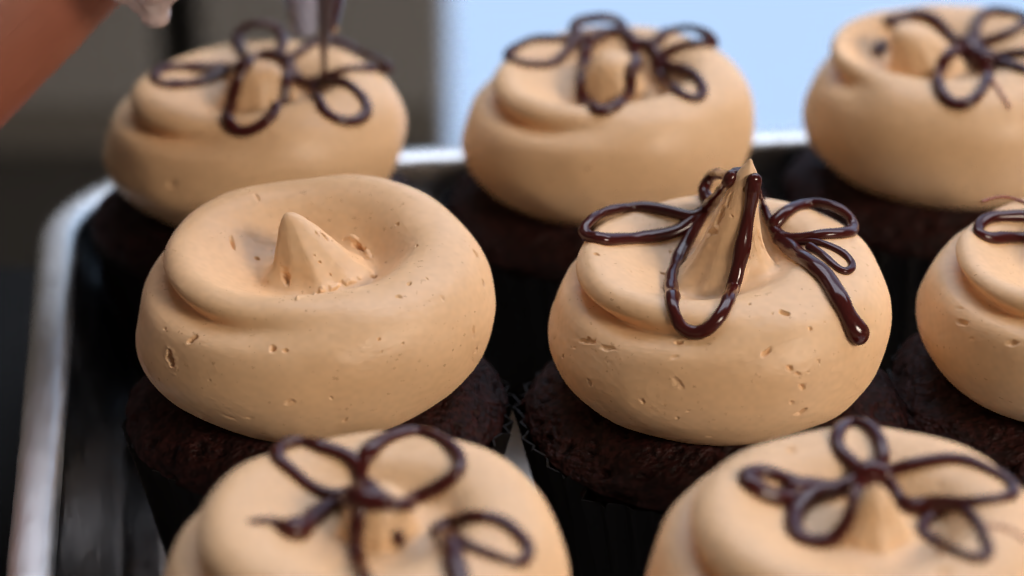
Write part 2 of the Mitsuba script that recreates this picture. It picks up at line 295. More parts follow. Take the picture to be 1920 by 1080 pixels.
        ('chocolate_loop', [(-1.357, 1.846, 8.09, .12), (-.978, 1.975, 8.157, .12), (-.633, 2.018, 8.211, .12), (-.311, 1.858, 8.15, .12), (-.107, 1.643, 8.033, .12), (.136, 1.265, 7.852, .119), (.382, .869, 7.777, .119)]),
        ('chocolate_loop', [(.377, .835, 7.761, .118), (-.06, -.016, 8.053, .117), (-.399, -.509, 7.997, .116), (-.554, -.765, 7.78, .116), (-.826, -2.307, 8.097, .112), (-.732, -2.748, 7.961, .112), (-.494, -2.954, 7.873, .112), (-.182, -2.913, 7.93, .112), (.071, -2.674, 8.057, .112), (.299, -2.196, 8.145, .113), (.662, -.46, 7.759, .116), (.639, .304, 7.768, .117), (.471, .748, 7.784, .118)]),
        ('chocolate_loop', [(.601, .904, 7.91, .11), (.642, 1.296, 8.089, .11), (.834, 1.672, 8.278, .111), (1.16, 1.893, 8.335, .111), (1.491, 1.802, 8.326, .111), (1.845, 1.652, 8.307, .111), (1.846, 1.202, 8.323, .11), (1.488, .795, 8.248, .11), (1.185, .711, 8.133, .109), (.845, .756, 7.988, .11)]),
        ('chocolate_loop', [(.745, -.04, 7.785, .108), (1.012, -.12, 7.934, .108), (1.271, -.285, 8.062, .108), (1.544, -.506, 8.166, .107), (1.837, -.765, 8.23, .107), (2.105, -1.096, 8.23, .106), (2.066, -1.432, 8.18, .106), (1.655, -1.736, 8.179, .105), (1.319, -1.679, 8.19, .105), (1.129, -1.148, 8.098, .106), (.957, -.468, 7.917, .108)]),
        ('chocolate_dab', [(.394, .749, 7.804, .254), (.541, .316, 7.776, .252), (.657, -.093, 7.797, .25)]),
        ('chocolate_smear', [(.441, -2.143, 8.119, .04), (.564, -2.7, 8.003, .04), (.696, -2.997, 7.813, .04)]),
    ],
    'FL': [
        ('chocolate_loop', [(-.236, 1.057, 7.533, .103), (-.478, .953, 7.544, .102), (-.709, .949, 7.597, .102), (-.925, 1.019, 7.682, .102), (-1.126, 1.139, 7.784, .102), (-1.321, 1.279, 7.885, .103), (-1.487, 1.464, 7.952, .103), (-1.503, 1.864, 7.913, .104), (-1.343, 1.995, 7.957, .104), (-1.128, 2.075, 7.911, .104), (-.865, 1.899, 7.941, .104), (-.616, 1.789, 7.917, .104), (-.395, 1.7, 7.874, .104), (-.221, 1.583, 7.81, .103), (-.116, 1.417, 7.706, .103), (-.059, 1.225, 7.583, .103), (.069, -.219, 8.26, .099)]),
        ('chocolate_loop', [(.068, -.22, 8.262, .105), (-.083, 1.206, 7.577, .109), (-.092, 1.399, 7.696, .109), (-.037, 1.596, 7.823, .11), (.077, 1.807, 7.91, .11), (.235, 2.034, 7.938, .11), (.425, 2.252, 7.915, .111), (.64, 2.432, 7.879, .111), (.876, 2.506, 7.85, .112), (1.115, 2.317, 7.896, .111), (1.338, 1.991, 7.962, .11), (1.513, 1.677, 7.979, .11), (1.613, 1.349, 7.972, .109), (1.591, 1.084, 7.924, .108), (1.439, .946, 7.828, .108), (1.227, .908, 7.693, .108), (1.003, .897, 7.568, .108), (.793, .79, 7.518, .108), (.671, -.339, 8.134, .105), (.479, -.384, 8.223, .104), (.298, -.246, 8.291, .105), (.117, .048, 8.282, .105)]),
        ('chocolate_loop', [(.051, -.31, 8.22, .093), (-.196, -.009, 8.055, .094), (-.465, .741, 7.515, .108), (-.679, .468, 7.537, .132), (-.868, .119, 7.561, .157), (-1.034, -.207, 7.599, .168), (-1.202, -.264, 7.638, .126), (-1.395, -.168, 7.691, .09), (-1.603, -.223, 7.76, .059), (-1.799, -.355, 7.826, .034)]),
        ('chocolate_loop', [(.011, -.421, 8.126, .104), (-.021, -.55, 7.914, .104), (-.06, -.637, 7.663, .104), (-.047, -.758, 7.51, .104), (.013, -1.039, 7.464, .104), (.135, -1.777, 7.745, .102), (.279, -2.248, 7.839, .1), (.474, -2.447, 7.787, .1), (.695, -2.527, 7.749, .1), (.889, -2.46, 7.77, .1)]),
        ('chocolate_dab', [(.618, -.588, 7.715, .064), (.664, -.561, 7.593, .064)]),
        ('chocolate_dab', [(-1.287, -.268, 7.663, .113), (-1.139, -.3, 7.644, .188), (-.992, -.175, 7.592, .182), (-.874, .092, 7.551, .133)]),
        ('chocolate_loop', [(1.266, -.158, 7.494, .088), (1.424, .056, 7.518, .089), (1.612, -.034, 7.657, .088), (1.843, -.258, 7.845, .088), (2.075, -.373, 7.913, .087), (2.294, -.459, 7.907, .087), (2.489, -.604, 7.857, .087), (2.647, -.765, 7.779, .087), (2.747, -.9, 7.7, .086), (2.75, -1.098, 7.643, .086), (2.638, -1.291, 7.657, .086), (2.436, -1.361, 7.741, .086), (2.209, -1.353, 7.822, .085), (1.982, -1.29, 7.881, .086), (1.76, -1.139, 7.897, .086), (1.539, -.666, 7.708, .087)]),
        ('chocolate_loop', [(1.417, -.367, 7.537, .14), (1.541, -1.377, 7.911, .136), (1.618, -1.822, 7.882, .135), (1.677, -2.171, 7.776, .134), (1.577, -2.488, 7.661, .133)]),
        ('chocolate_dab', [(-.114, -.166, 8.182, .15), (.082, -.361, 8.246, .168), (.417, -.412, 8.237, .13)]),
    ],
    'FR': [
        ('chocolate_loop', [(.232, 1.2, 7.704, .098), (.081, 1.406, 7.82, .098), (-.09, 1.631, 7.922, .099), (-.156, 1.938, 7.993, .099), (-.032, 2.392, 7.962, .1), (.216, 2.776, 7.839, .101), (.413, 2.579, 7.924, .101), (.531, 2.175, 7.999, .1), (.583, 1.77, 7.987, .099), (.57, 1.46, 7.897, .099), (.464, 1.257, 7.776, .098)]),
        ('chocolate_loop', [(-.897, .954, 7.716, .107), (-1.148, .993, 7.811, .107), (-1.391, 1.026, 7.902, .107), (-1.631, .979, 7.949, .108), (-1.809, .776, 7.959, .123), (-1.72, .589, 7.907, .139), (-1.519, .523, 7.806, .131), (-1.297, .546, 7.707, .118), (-1.076, .643, 7.647, .107), (-.907, .834, 7.666, .107)]),
        ('chocolate_loop', [(-.975, .828, 7.7, .143), (-.704, .955, 7.678, .13), (-.452, .969, 7.636, .125), (-.206, .991, 7.612, .126), (.025, 1.071, 7.633, .126), (.195, 1.179, 7.701, .126)]),
        ('chocolate_loop', [(-.324, .933, 7.602, .125), (-.554, .858, 7.609, .131), (-.763, .714, 7.598, .134), (-.935, .486, 7.573, .132), (-1.053, .165, 7.546, .118), (-1.084, -.198, 7.547, .114), (-.994, -.445, 7.544, .113), (-.807, -.541, 7.539, .113), (-.607, -.588, 7.573, .113), (-.442, -.573, 7.652, .109), (-.31, -.529, 7.83, .104), (-.222, -.436, 8.009, .104), (-.147, -.257, 8.155, .104), (.149, 1.05, 7.613, .108)]),
        ('chocolate_loop', [(.511, 1.196, 7.747, .092), (.74, 1.22, 7.832, .092), (.957, 1.225, 7.91, .092), (1.17, 1.228, 7.972, .092), (1.384, 1.239, 8.012, .092), (1.605, 1.258, 8.029, .092), (1.825, 1.262, 8.019, .092), (2.031, 1.202, 7.995, .092), (2.222, 1.08, 7.968, .092), (2.405, .953, 7.929, .092), (2.563, .809, 7.887, .091), (2.649, .583, 7.874, .091), (2.579, .303, 7.921, .09), (2.359, .091, 7.987, .09), (2.109, .003, 8.004, .095), (1.87, .039, 7.952, .102), (1.65, .165, 7.847, .114), (1.442, .318, 7.72, .13), (1.247, .425, 7.62, .145), (1.062, .476, 7.567, .154), (.909, .557, 7.553, .147), (.8, .722, 7.561, .113), (.716, .903, 7.622, .1), (.639, 1.081, 7.711, .092)]),
        ('chocolate_loop', [(1.672, .089, 7.837, .084), (1.475, .232, 7.693, .085), (1.238, .207, 7.534, .085), (1.046, -.106, 7.522, .084), (1.079, -.348, 7.526, .084), (1.25, -.548, 7.523, .083), (1.314, -1.375, 7.919, .081), (1.488, -1.647, 7.986, .081), (1.684, -1.684, 7.977, .081), (1.841, -1.55, 7.985, .081), (1.865, -1.238, 8.01, .082), (1.851, -.827, 7.981, .082), (1.81, -.411, 7.919, .083), (1.719, -.04, 7.858, .084)]),
        ('chocolate_smear', [(1.948, -.753, 7.97, .028), (2.159, -.796, 7.975, .028), (2.349, -.851, 7.931, .027), (2.562, -.976, 7.827, .027)]),
        ('chocolate_dab', [(.196, 1.192, 7.718, .144), (.372, 1.223, 7.767, .162), (.557, 1.174, 7.772, .144)]),
    ],
}
HOLES = {
    'ML': [(-2.595, -2.478, 1.746, .105, .314, .022, -.046, -.069), (-1.662, .615, 2.762, .051, .113, .031, -.113, -.054), (-.484, -.671, 2.632, .122, .11, .036, -.086, -.064), (-.272, -3.304, 2.406, .048, .057, .031, -.004, .002), (.865, .947, 2.527, .089, .195, .081, -.085, -.019), (1.241, -.242, 2.427, .058, .075, .05, .063, -.02), (1.837, -2.143, 2.958, .049, .049, .051, .011, -.006), (3.275, -1.679, 1.941, .057, .057, -.0, -.025, -.105), (-.173, -3.735, 1.511, .089, .044, .061, -.002, .001), (-1.416, -3.287, .924, .069, .028, .095, -.031, -.018), (-1.011, -3.483, 1.026, .055, .022, .064, -.024, .014), (.821, -3.399, .93, .035, .045, .023, -.013, .043), (1.949, -2.936, 2.345, .041, .033, .0, .0, .0), (-1.777, -3.16, 1.688, .028, .028, .0, .0, .0), (-.548, -3.288, 2.363, .021, .021, .0, .0, .0), (-1.252, 1.81, 3.237, .067, .034, .037, -.055, -.035), (2.681, -1.844, 2.758, .042, .025, .021, -.026, -.033), (.262, -1.057, 2.531, .085, -.077, .03, .043, .025), (.486, -.928, 2.524, .086, -.06, .06, .061, .005), (.791, -.717, 2.56, .086, -.052, .061, .046, .0), (.636, -.771, 2.563, .064, .032, .0, .0, .0), (.77, 1.121, 2.626, .089, -.044, .068, -.044, -.003), (1.087, .647, 2.456, .088, -.044, .049, -.11, -.019), (-.098, -2.368, 3.028, .041, -.066, -.006, .075, -.004), (.961, -.52, 2.556, .072, -.029, .0, .0, .0), (.222, -2.142, 3.004, .063, -.038, .0, .0, .0)],
    'MR': [(-2.701, -1.774, 1.929, .063, .057, .201, -.198, .083), (-2.322, -2.203, 2.007, .063, .044, .139, -.118, .041), (.638, -3.13, 2.417, .068, .082, .052, .031, .029), (1.088, -3.219, 2.121, .061, .074, .021, -.003, -.021), (-2.663, -2.236, 1.257, .056, .062, .02, -.028, -.02), (-1.686, -3.064, 1.323, .041, .046, .021, -.011, -.041), (-.822, -3.338, 1.257, .027, .033, .0, .0, .0), (1.663, -2.965, 2.131, .034, .031, .011, -.016, -.049), (-1.016, -3.235, 1.793, .096, .038, .041, -.022, -.046), (-1.086, -2.999, 2.242, .048, .024, .06, .001, .023), (.791, -2.446, 2.891, .034, .028, .0, .0, .0), (1.825, -2.424, 2.684, .034, .024, .0, .0, .0), (-.371, -3.095, .559, .049, .024, .053, .009, -.017), (.553, -3.368, 1.169, .034, .027, .0, .0, .0), (-.075, -.221, 3.902, .085, .068, -.059, -.023, -.152), (-.222, -.247, 3.564, .085, .06, .099, -.06, .064), (.082, -.195, 4.237, .064, .038, -.049, -.03, -.148), (.737, -.238, 3.384, .071, .043, .098, .005, -.262), (1.031, .807, 2.636, .059, -.029, -.055, -1.0, .277), (.581, -.356, 3.558, .057, -.023, .058, -.057, -.23), (1.14, .264, 2.663, .058, .029, -.013, -.592, .151)],
    'MRR': [(-2.879, -1.498, 1.984, .064, .064, .075, -.103, .031), (-2.089, -2.486, 2.061, .063, .075, .073, -.038, .032), (-2.891, -1.176, 2.138, .05, .03, .055, -.04, .021), (-2.746, -1.859, 1.807, .035, .028, .0, .0, .0)],
    'BL': [(-1.569, -3.131, 1.612, .13, .065, .0, .0, .0)],
    'FR': [(-.961, 1.692, 2.956, .074, .067, .028, .003, -.002), (1.443, .73, 2.831, .061, .042, .0, .0, .0), (-2.707, -.633, 2.702, .059, .029, .0, .0, .0)],
}
# DATA END
for k, hh in HOLES.items():
    CUPS[k]['holes'] = hh
# ===BUILD

# ------------------------------------------------------------------ materials
def rgb(r, g, b):
    return {'type': 'rgb', 'value': [r, g, b]}


def frost_color(p, n, uv):
    q = p / S
    m = mikit.fbm(q.x * .55, q.y * .55, q.z * .8 + 3.0, octaves=2)
    fine = mikit.noise(q.x * 9, q.y * 9, q.z * 9)
    c = mikit.mix([.71, .452, .245], [.76, .50, .29], m)
    pore_dark = mikit.smoothstep(.80, .90, mikit.noise(q.x * 13 + 5, q.y * 13, q.z * 13)) * mikit.smoothstep(.45, .7, mikit.noise(q.x * 3, q.y * 3, q.z * 3 + 9))
    return mikit.mix(c * (0.96 + 0.08 * fine), [.42, .21, .09], pore_dark * .45)      # brown dots painted for the shade inside tiny pores


def frost_bump(p, n, uv):
    q = p / S
    return mikit.fbm(q.x * 9, q.y * 9, q.z * 14, octaves=3)


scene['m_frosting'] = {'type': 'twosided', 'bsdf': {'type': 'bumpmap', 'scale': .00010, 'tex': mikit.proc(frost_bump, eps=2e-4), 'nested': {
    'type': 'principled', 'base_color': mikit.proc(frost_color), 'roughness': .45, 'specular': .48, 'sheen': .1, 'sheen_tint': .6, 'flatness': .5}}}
scene['m_chocolate'] = {'type': 'twosided', 'bsdf': {'type': 'principled', 'base_color': rgb(.046, .0060, .0048), 'roughness': .14, 'specular': .42, 'clearcoat': .0}}


def cake_color(p, n, uv):
    q = p / S
    m = mikit.fbm(q.x * 8, q.y * 8, q.z * 8, octaves=2)
    return mikit.mix([.009, .0017, .0014], [.026, .0056, .0046], mikit.smoothstep(.3, .75, m))


def cake_bump(p, n, uv):
    q = p / S
    return mikit.fbm(q.x * 11, q.y * 11, q.z * 11, octaves=3)


scene['m_cake'] = {'type': 'twosided', 'bsdf': {'type': 'bumpmap', 'scale': .0009, 'tex': mikit.proc(cake_bump, eps=2e-4), 'nested': {
    'type': 'principled', 'base_color': mikit.proc(cake_color), 'roughness': .62, 'specular': .2}}}
scene['m_liner'] = {'type': 'twosided', 'bsdf': {'type': 'principled', 'base_color': rgb(.0085, .0068, .0062), 'roughness': .6, 'specular': .16}}


def alu_bump(p, n, uv):
    q = p / S
    return mikit.fbm(q.x * 1.3, q.y * 1.3, q.z * 2.5, octaves=2) + .12 * mikit.noise(q.x * 9, q.y * 2, q.z * 9)


def alu_rough(p, n, uv):
    q = p / S
    return .16 + .22 * mikit.fbm(q.x * 2.2, q.y * .8, q.z * 2.2, octaves=3)


scene['m_pan'] = {'type': 'twosided', 'bsdf': {'type': 'bumpmap', 'scale': .0004, 'tex': mikit.proc(alu_bump, eps=3e-4), 'nested': {
    'type': 'principled', 'base_color': rgb(.70, .69, .68), 'metallic': 1.0, 'roughness': mikit.proc(alu_rough), 'specular': .5}}}


def paper_color(p, n, uv):
    q = p / S
    return mikit.mix([.62, .59, .56], [.72, .70, .67], mikit.fbm(q.x * .8, q.y * .8, 1.0))


scene['m_paper'] = {'type': 'twosided', 'bsdf': {'type': 'principled', 'base_color': mikit.proc(paper_color), 'roughness': .6}}


def table_color(p, n, uv):
    q = p / S
    return mikit.mix([.012, .012, .0115], [.020, .0195, .019], mikit.fbm(q.x * .3, q.y * .3, q.z * .3))


scene['m_table'] = {'type': 'twosided', 'bsdf': {'type': 'principled', 'base_color': mikit.proc(table_color), 'roughness': .6, 'specular': .06}}


def wall_color(p, n, uv):
    q = p / S
    return mikit.mix([.205, .20, .192], [.237, .231, .222], mikit.fbm(q.x * .05, q.y * .05, q.z * .05))


scene['m_cabinet'] = {'type': 'twosided', 'bsdf': {'type': 'principled', 'base_color': mikit.proc(wall_color), 'roughness': .5}}
scene['m_lower'] = {'type': 'twosided', 'bsdf': {'type': 'principled', 'base_color': rgb(.045, .044, .042), 'roughness': .5}}
scene['m_fade_strip'] = {'type': 'twosided', 'bsdf': {'type': 'principled', 'base_color': rgb(.13, .122, .11), 'roughness': .5}}
scene['m_glass'] = {'type': 'twosided', 'bsdf': {'type': 'principled', 'base_color': rgb(.02, .02, .02), 'roughness': .3, 'specular': .2}}
scene['m_floor'] = {'type': 'twosided', 'bsdf': {'type': 'principled', 'base_color': rgb(.05, .047, .045), 'roughness': .5}}
def rim_rough(p, n, uv):
    q = p / S
    return .34 + .18 * mikit.fbm(q.x * 9, q.y * .9, q.z * 9, octaves=2)


scene['m_rim'] = {'type': 'twosided', 'bsdf': {'type': 'bumpmap', 'scale': .0002, 'tex': mikit.proc(alu_bump, eps=3e-4), 'nested': {
    'type': 'principled', 'base_color': rgb(.96, .95, .93), 'metallic': 1.0, 'roughness': mikit.proc(rim_rough), 'specular': .5}}}
scene['m_white'] = {'type': 'twosided', 'bsdf': {'type': 'principled', 'base_color': rgb(.62, .64, .70), 'roughness': .4}}


def skin_color(p, n, uv):
    q = p / S
    return mikit.mix([.24, .078, .046], [.31, .105, .063], mikit.fbm(q.x * .6, q.y * .6, q.z * .6))


scene['m_skin'] = {'type': 'twosided', 'bsdf': {'type': 'principled', 'base_color': mikit.proc(skin_color), 'roughness': .5, 'flatness': .4}}
scene['m_nail'] = {'type': 'twosided', 'bsdf': {'type': 'principled', 'base_color': rgb(.55, .28, .21), 'roughness': .3}}
scene['m_tail'] = {'type': 'blendbsdf', 'weight': .55, 'bsdf_0': {'type': 'thindielectric'},
                   'bsdf_1': {'type': 'twosided', 'bsdf': {'type': 'principled', 'base_color': rgb(.74, .60, .58), 'roughness': .3}}}
scene['m_reflection'] = {'type': 'twosided', 'bsdf': {'type': 'principled', 'base_color': rgb(.42, .45, .62), 'roughness': .25, 'specular': .6}}  # window reflection of the bag tip, painted as bluish plastic
scene['m_smear'] = {'type': 'twosided', 'bsdf': {'type': 'principled', 'base_color': rgb(.24, .065, .035), 'roughness': .3}}
scene['m_film'] = {'type': 'blendbsdf', 'weight': .07, 'bsdf_0': {'type': 'thindielectric'},
                   'bsdf_1': {'type': 'twosided', 'bsdf': {'type': 'principled', 'base_color': rgb(.66, .66, .76), 'roughness': .25}}}

# ------------------------------------------------------------------ the room: floor, cabinet, glazed door, table, ceiling lamp, added fill panel
put('floor', box(-260, 300, -160, 260, -106, -105), 'm_floor', False)
tag('floor', 'dark floor behind the table', kind='structure')

WY = 82.0                                     # the far wall's face
DX = -3.45                                      # where the cabinet ends and the glazed door begins
cab = name('cabinet')
put(cab + '__carcass', box(-200, DX - .2, WY + 1.4, WY + 55, -105, 70), 'm_table', False)
xs = [-196, -124, -67, -18.8]
for i in range(4):
    xa, xb = (xs[i] + (1.3 if i else 0)), (xs[i + 1] - 1.3 if i < 3 else DX - .3)
    put(cab + '__door', box(xa, xb, WY - .6, WY + 1.2, -23.6, 66, .25), 'm_cabinet', 30)
    put(cab + '__fade_strip', box(xa, xb, WY - .3, WY + 1.25, -26.4, -23.7, .25), 'm_fade_strip', 30)  # added mid-tone strip, stepping the fade from grey doors to dark
    put(cab + '__lower_door', box(xa, xb, WY + .2, WY + 1.3, -102, -26.6, .25), 'm_lower', 30)
tag(cab, 'dull grey-brown cabinet behind the tray on the left, a dark gap between its doors', 'cabinet')

win = name('glass_door')
put(win + '__frame', trimesh.util.concatenate([box(DX - 3.4, DX, WY + 1.3, WY + 4, -104.9, 118, .3), box(118, 121.4, WY - 2, WY + 4, -104.9, 118, .3),
                                              box(DX + .01, 117.99, WY - 2, WY + 4, 112, 118, .3), box(DX + .01, 117.99, WY - 2, WY + 4, -104.9, -98, .3)]), 'm_white', 30)
pane = tm([[DX - .1, WY + 2, -98.2], [118.1, WY + 2, -98.2], [118.1, WY + 2, 112.2], [DX - .1, WY + 2, 112.2]], [[0, 1, 2], [0, 2, 3]])
k = put(win + '__pane', pane, 'm_glass', False)
scene[k]['emitter'] = {'type': 'area', 'radiance': rgb(*WINDOW)}
tag(win, 'bright pale blue daylit glass door out of focus behind the tray', 'door')

put('table', box(-150, 190, -60, 15.2, -6.0, -.5, .2), 'm_table', 30)
tag('table', 'near-black worktop under the baking tray', 'table')

def light_panel(x0, x1, y0, y1, z, radiance, label):
    lamp = name('light_panel')
    k = put(lamp + '__diffuser', tm([[x0, y0, z], [x1, y0, z], [x1, y1, z], [x0, y1, z]], [[0, 2, 1], [0, 3, 2]]), 'm_white', False)
    scene[k]['emitter'] = {'type': 'area', 'radiance': rgb(*radiance)}
    put(lamp + '__housing', box(x0 - 2, x1 + 2, y0 - 2, y1 + 2, z + .5, z + 6, .3), 'm_white', 30)
    tag(lamp, label, 'lamp')


light_panel(-50, 190, 30, 150, 170, LAMP, 'large flat ceiling light panel above and behind the tray')
light_panel(110, 220, -195, -110, 125, LAMP2, 'added warm fill panel, out of view on the near side of the table, to the right')

# ------------------------------------------------------------------ baking tray
YAW = math.radians(7.5)


def rrect(x0, x1, y0, y1, r, z, n=14):
    pts = []
    for cx, cy, a0 in ((x1 - r, y1 - r, 0), (x0 + r, y1 - r, 90), (x0 + r, y0 + r, 180), (x1 - r, y0 + r, 270)):
        for a in np.radians(np.linspace(a0, a0 + 90, n)):
            pts.append((cx + r * math.cos(a), cy + r * math.sin(a), z))
    out = []
    for i in range(len(pts)):                  # more points along the straight sides
        a, b = np.array(pts[i]), np.array(pts[(i + 1) % len(pts)])
        m = max(1, int(np.linalg.norm(b - a) / 1.0))
        out += [a + (b - a) * j / m for j in range(m)]
    p = np.array(out)
    ca, sa = math.cos(YAW), math.sin(YAW)
    q = p.copy()
    q[:, 0] = TRAY0[0] + p[:, 0] * ca - p[:, 1] * sa
    q[:, 1] = TRAY0[1] + p[:, 0] * sa + p[:, 1] * ca
    return q


TRAY0 = np.array([-11.92, 11.56])    # the outer back left corner if it were square
W_, L_ = 51.0, 37.0
tray = name('baking_tray')
rim_z = 4.0
rings = [rrect(d, W_ - d, -L_ + d, -d, max(r, .3), z) for d, r, z in ((.88, 3.4, rim_z), (.98, 3.3, rim_z - .2), (1.15, 3.2, rim_z - 1.0), (1.55, 2.8, .85), (1.75, 2.6, .3), (2.1, 2.3, .03), (3.2, 1.5, 0.0))]
n_ = min(len(r) for r in rings)


def resample(p, n):
    q = np.vstack([p, p[:1]])
    d = np.r_[0, np.cumsum(np.linalg.norm(np.diff(q, axis=0), axis=1))]
    return np.stack([np.interp(np.linspace(0, d[-1], n, endpoint=False), d, q[:, i]) for i in range(3)], -1)


rings = [resample(r, 420) for r in rings]
v = np.vstack(rings)
f = grid_faces(len(rings), 420)
base = rings[-1]
f = np.vstack([f, [[len(v) - 420 + i, len(v) - 420 + (i + 1) % 420, len(v)] for i in range(420)]])
v = np.vstack([v, base.mean(0)])
pan = tm(v, f)
put(tray + '__pan', pan, 'm_pan', 40)
rimpath = resample(rrect(.45, W_ - .45, -L_ + .45, -.45, 3.75, rim_z - .12), 900)
a = np.linspace(0, 2 * np.pi, 25)[:-1]
rim = sweep(rimpath, np.stack([.47 * np.sign(np.cos(a)) * np.abs(np.cos(a)) ** .8, .30 * np.sign(np.sin(a)) * np.abs(np.sin(a)) ** .9], -1), closed=True)
rv = np.array(rim.vertices)
rv += meshkit.arrays(rim, True)[2] * ((meshkit.fbm(rv / np.array([.5, 1.4, .5]), 3, 4) - .5) * .05)[:, None]
put(tray + '__rim', tm(rv, rim.faces), 'm_rim', True)
tag(tray, 'shiny aluminium baking tray with a rolled rim and rounded corner, holding the cupcakes', 'tray')
sheet = rrect(2.6, W_ - 2.6, -L_ + 2.6, -2.6, 1.2, .04)
sv = np.vstack([sheet, sheet.mean(0), sheet + [0, 0, .05], sheet.mean(0) + [0, 0, .05]])
m_ = len(sheet)
sf = [[i, (i + 1) % m_, m_ + 1 + (i + 1) % m_] for i in range(m_)] + [[i, m_ + 1 + (i + 1) % m_, m_ + 1 + i] for i in range(m_)] + [[m_ + 1 + i, m_ + 1 + (i + 1) % m_, 2 * m_ + 1] for i in range(m_)]
put('baking_paper', tm(sv, sf), 'm_paper', 30)
tag('baking_paper', 'pale sheet of baking paper lining the tray, seen between the dark cupcake liners', 'baking paper')


# ------------------------------------------------------------------ cupcakes
def liner_mesh(seed, pleats=44, per=8):
    n = pleats * per
    a = np.arange(n) * 2 * np.pi / n
    tri = np.abs((np.arange(n) / per % 1) - .5) * 2
    z = np.linspace(0, 1, 14)
    rng = np.random.default_rng(seed)
    pj = np.repeat(rng.normal(0, .05, pleats), per)
    top = 4.22 + .10 * np.sin(3 * a + seed) + np.repeat(rng.normal(0, .05, pleats), per) + .035 * tri
    v = []
    for t in z:
        r = 3.14 + .83 * t + .03 * sstep(.85, 1, t)
        amp = .05 + .11 * t
        rr = r + amp * (tri - .5) * (1 + pj * 3) + pj * t + .05 * np.sin(2 * a + seed) * t
        v.append(np.stack([rr * np.cos(a), rr * np.sin(a), .09 + (top - .09) * t], -1))
    v = np.array(v)
    inner = v[::-1].copy()
    inner[..., :2] *= (1 - .05 / np.linalg.norm(inner[..., :2], axis=-1))[..., None]
    allv = np.concatenate([v, inner]).reshape(-1, 3)
    f = grid_faces(28, n)
    c = len(allv)
    bot = [[(i + 1) % n, i, c] for i in range(n)]
    return tm(np.vstack([allv, [[0, 0, .09]]]), np.vstack([f, bot]))


def cake_mesh(seed, n=240, m=60):
    prof = np.array([(0, 5.25), (1.6, 5.25), (2.6, 5.16), (3.2, 4.97), (3.62, 4.74), (3.90, 4.46), (3.97, 4.2), (3.8, 3.95), (3.6, 3.4)])
    cs = CubicSpline(np.arange(len(prof)), prof, bc_type='natural')(np.linspace(0, len(prof) - 1, m))
    cs[:, 0] = np.maximum(cs[:, 0], .01)
    me = lathe(cs[::-1], n)
    v = np.array(me.vertices)
    nr = meshkit.arrays(me, True)[2]
    low = (meshkit.fbm(v / 1.9 + seed * 3.7, 2, seed) - .5) * .40 * sstep(3.4, 4.3, v[:, 2])
    crumb = (meshkit.fbm(v / .20 + seed, 3, seed + 40) - .5) * .10 + (meshkit.noise(v / .42 + seed, seed + 50) - .5) * .10
    pit = -.12 * sstep(.70, .86, meshkit.noise(v / .27 + seed, seed + 60))
    v += nr * (low + crumb + pit)[:, None]
    rr = np.linalg.norm(v[:, :2], axis=1)       # inside the paper cup the cake stays inside it
    v[:, :2] *= np.minimum(1, (3.80 + .45 * sstep(4.15, 4.4, v[:, 2])) / np.maximum(rr, .01))[:, None]
    return tm(v, me.faces)


for key, c in CUPS.items():
    cup = name('cupcake')
    at = np.array([*c['xy'], 0.06])
    rz = c['seed'] * 1.7
    R3 = trimesh.transformations.rotation_matrix(rz, [0, 0, 1])[:3, :3]
    li, ca = liner_mesh(c['seed']), cake_mesh(c['seed'])
    put(cup + '__liner', tm(li.vertices @ R3.T + at, li.faces), 'm_liner', 25)
    put(cup + '__cake', tm(ca.vertices @ R3.T + at, ca.faces), 'm_cake', True)
    v, f = frosting(c, *c['res'])
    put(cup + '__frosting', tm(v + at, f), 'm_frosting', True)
    fv, fn = v + at, meshkit.arrays((v, f), True)[2]
    ftree = cKDTree(fv)
    for kind, pts in LOOPS.get(key, []):
        path = spline(np.array(pts), .05)
        path[:, 3] = np.maximum(path[:, 3], .02)
        bump_ = 1.2 * (1 + .65 * (meshkit.fbm(path[:, :3] / .6 + c['seed'], 2, 3) - .5))
        path[:, 3] *= bump_
        run = np.arange(len(path)) * .05            # pooled where a stroke starts and ends
        path[:, 3] *= 1 + .12 * np.exp(-(run / .28) ** 2) + .12 * np.exp(-((run[-1] - run) / .28) ** 2)
        path[:, :3] += at
        dist, near = ftree.query(path[:, :3])       # the syrup lies on the frosting: lift what would sink into it
        high = ((path[:, :3] - fv[near]) * fn[near]).sum(1)
        need = np.clip(.42 * path[:, 3] - high, 0, .6) * (dist < 1.2)
        need = np.convolve(np.pad(need, 3, 'edge'), np.ones(7) / 7, 'valid')
        path[:, :3] += fn[near] * need[:, None]
        put(cup + '__' + kind, tube(path, 16, np.where(dist < .6, .78, 1.0)[:, None].mean(), fn[near]), 'm_smear' if kind == 'chocolate_smear' else 'm_chocolate', True)
    tag(cup, c['label'], 'cupcake', 'frosted chocolate cupcakes standing in the baking tray')


# ------------------------------------------------------------------ the hand with the piping bag
import manifold3d
TIP = np.array([-4.66, 8.10, 8.90])            # the cut tip of the bag
AX = np.array([.02, -.05, 1.0])
AX /= np.linalg.norm(AX)


def around(t, deg, r):
    """A point t above the tip, r from the bag's axis; 180 degrees is to the left, 270 towards the near side."""
    a = math.radians(deg)
    return TIP + AX * t + r * np.array([math.cos(a), math.sin(a), 0])


def ball(p, r, n=40):
    return manifold3d.Manifold.sphere(r, n).translate([float(q) for q in p])


def chain(js):
    out = manifold3d.Manifold()
    for (a, ra), (b, rb) in zip(js, js[1:]):
        out += manifold3d.Manifold.batch_hull([ball(a, ra), ball(b, rb)])
    return out


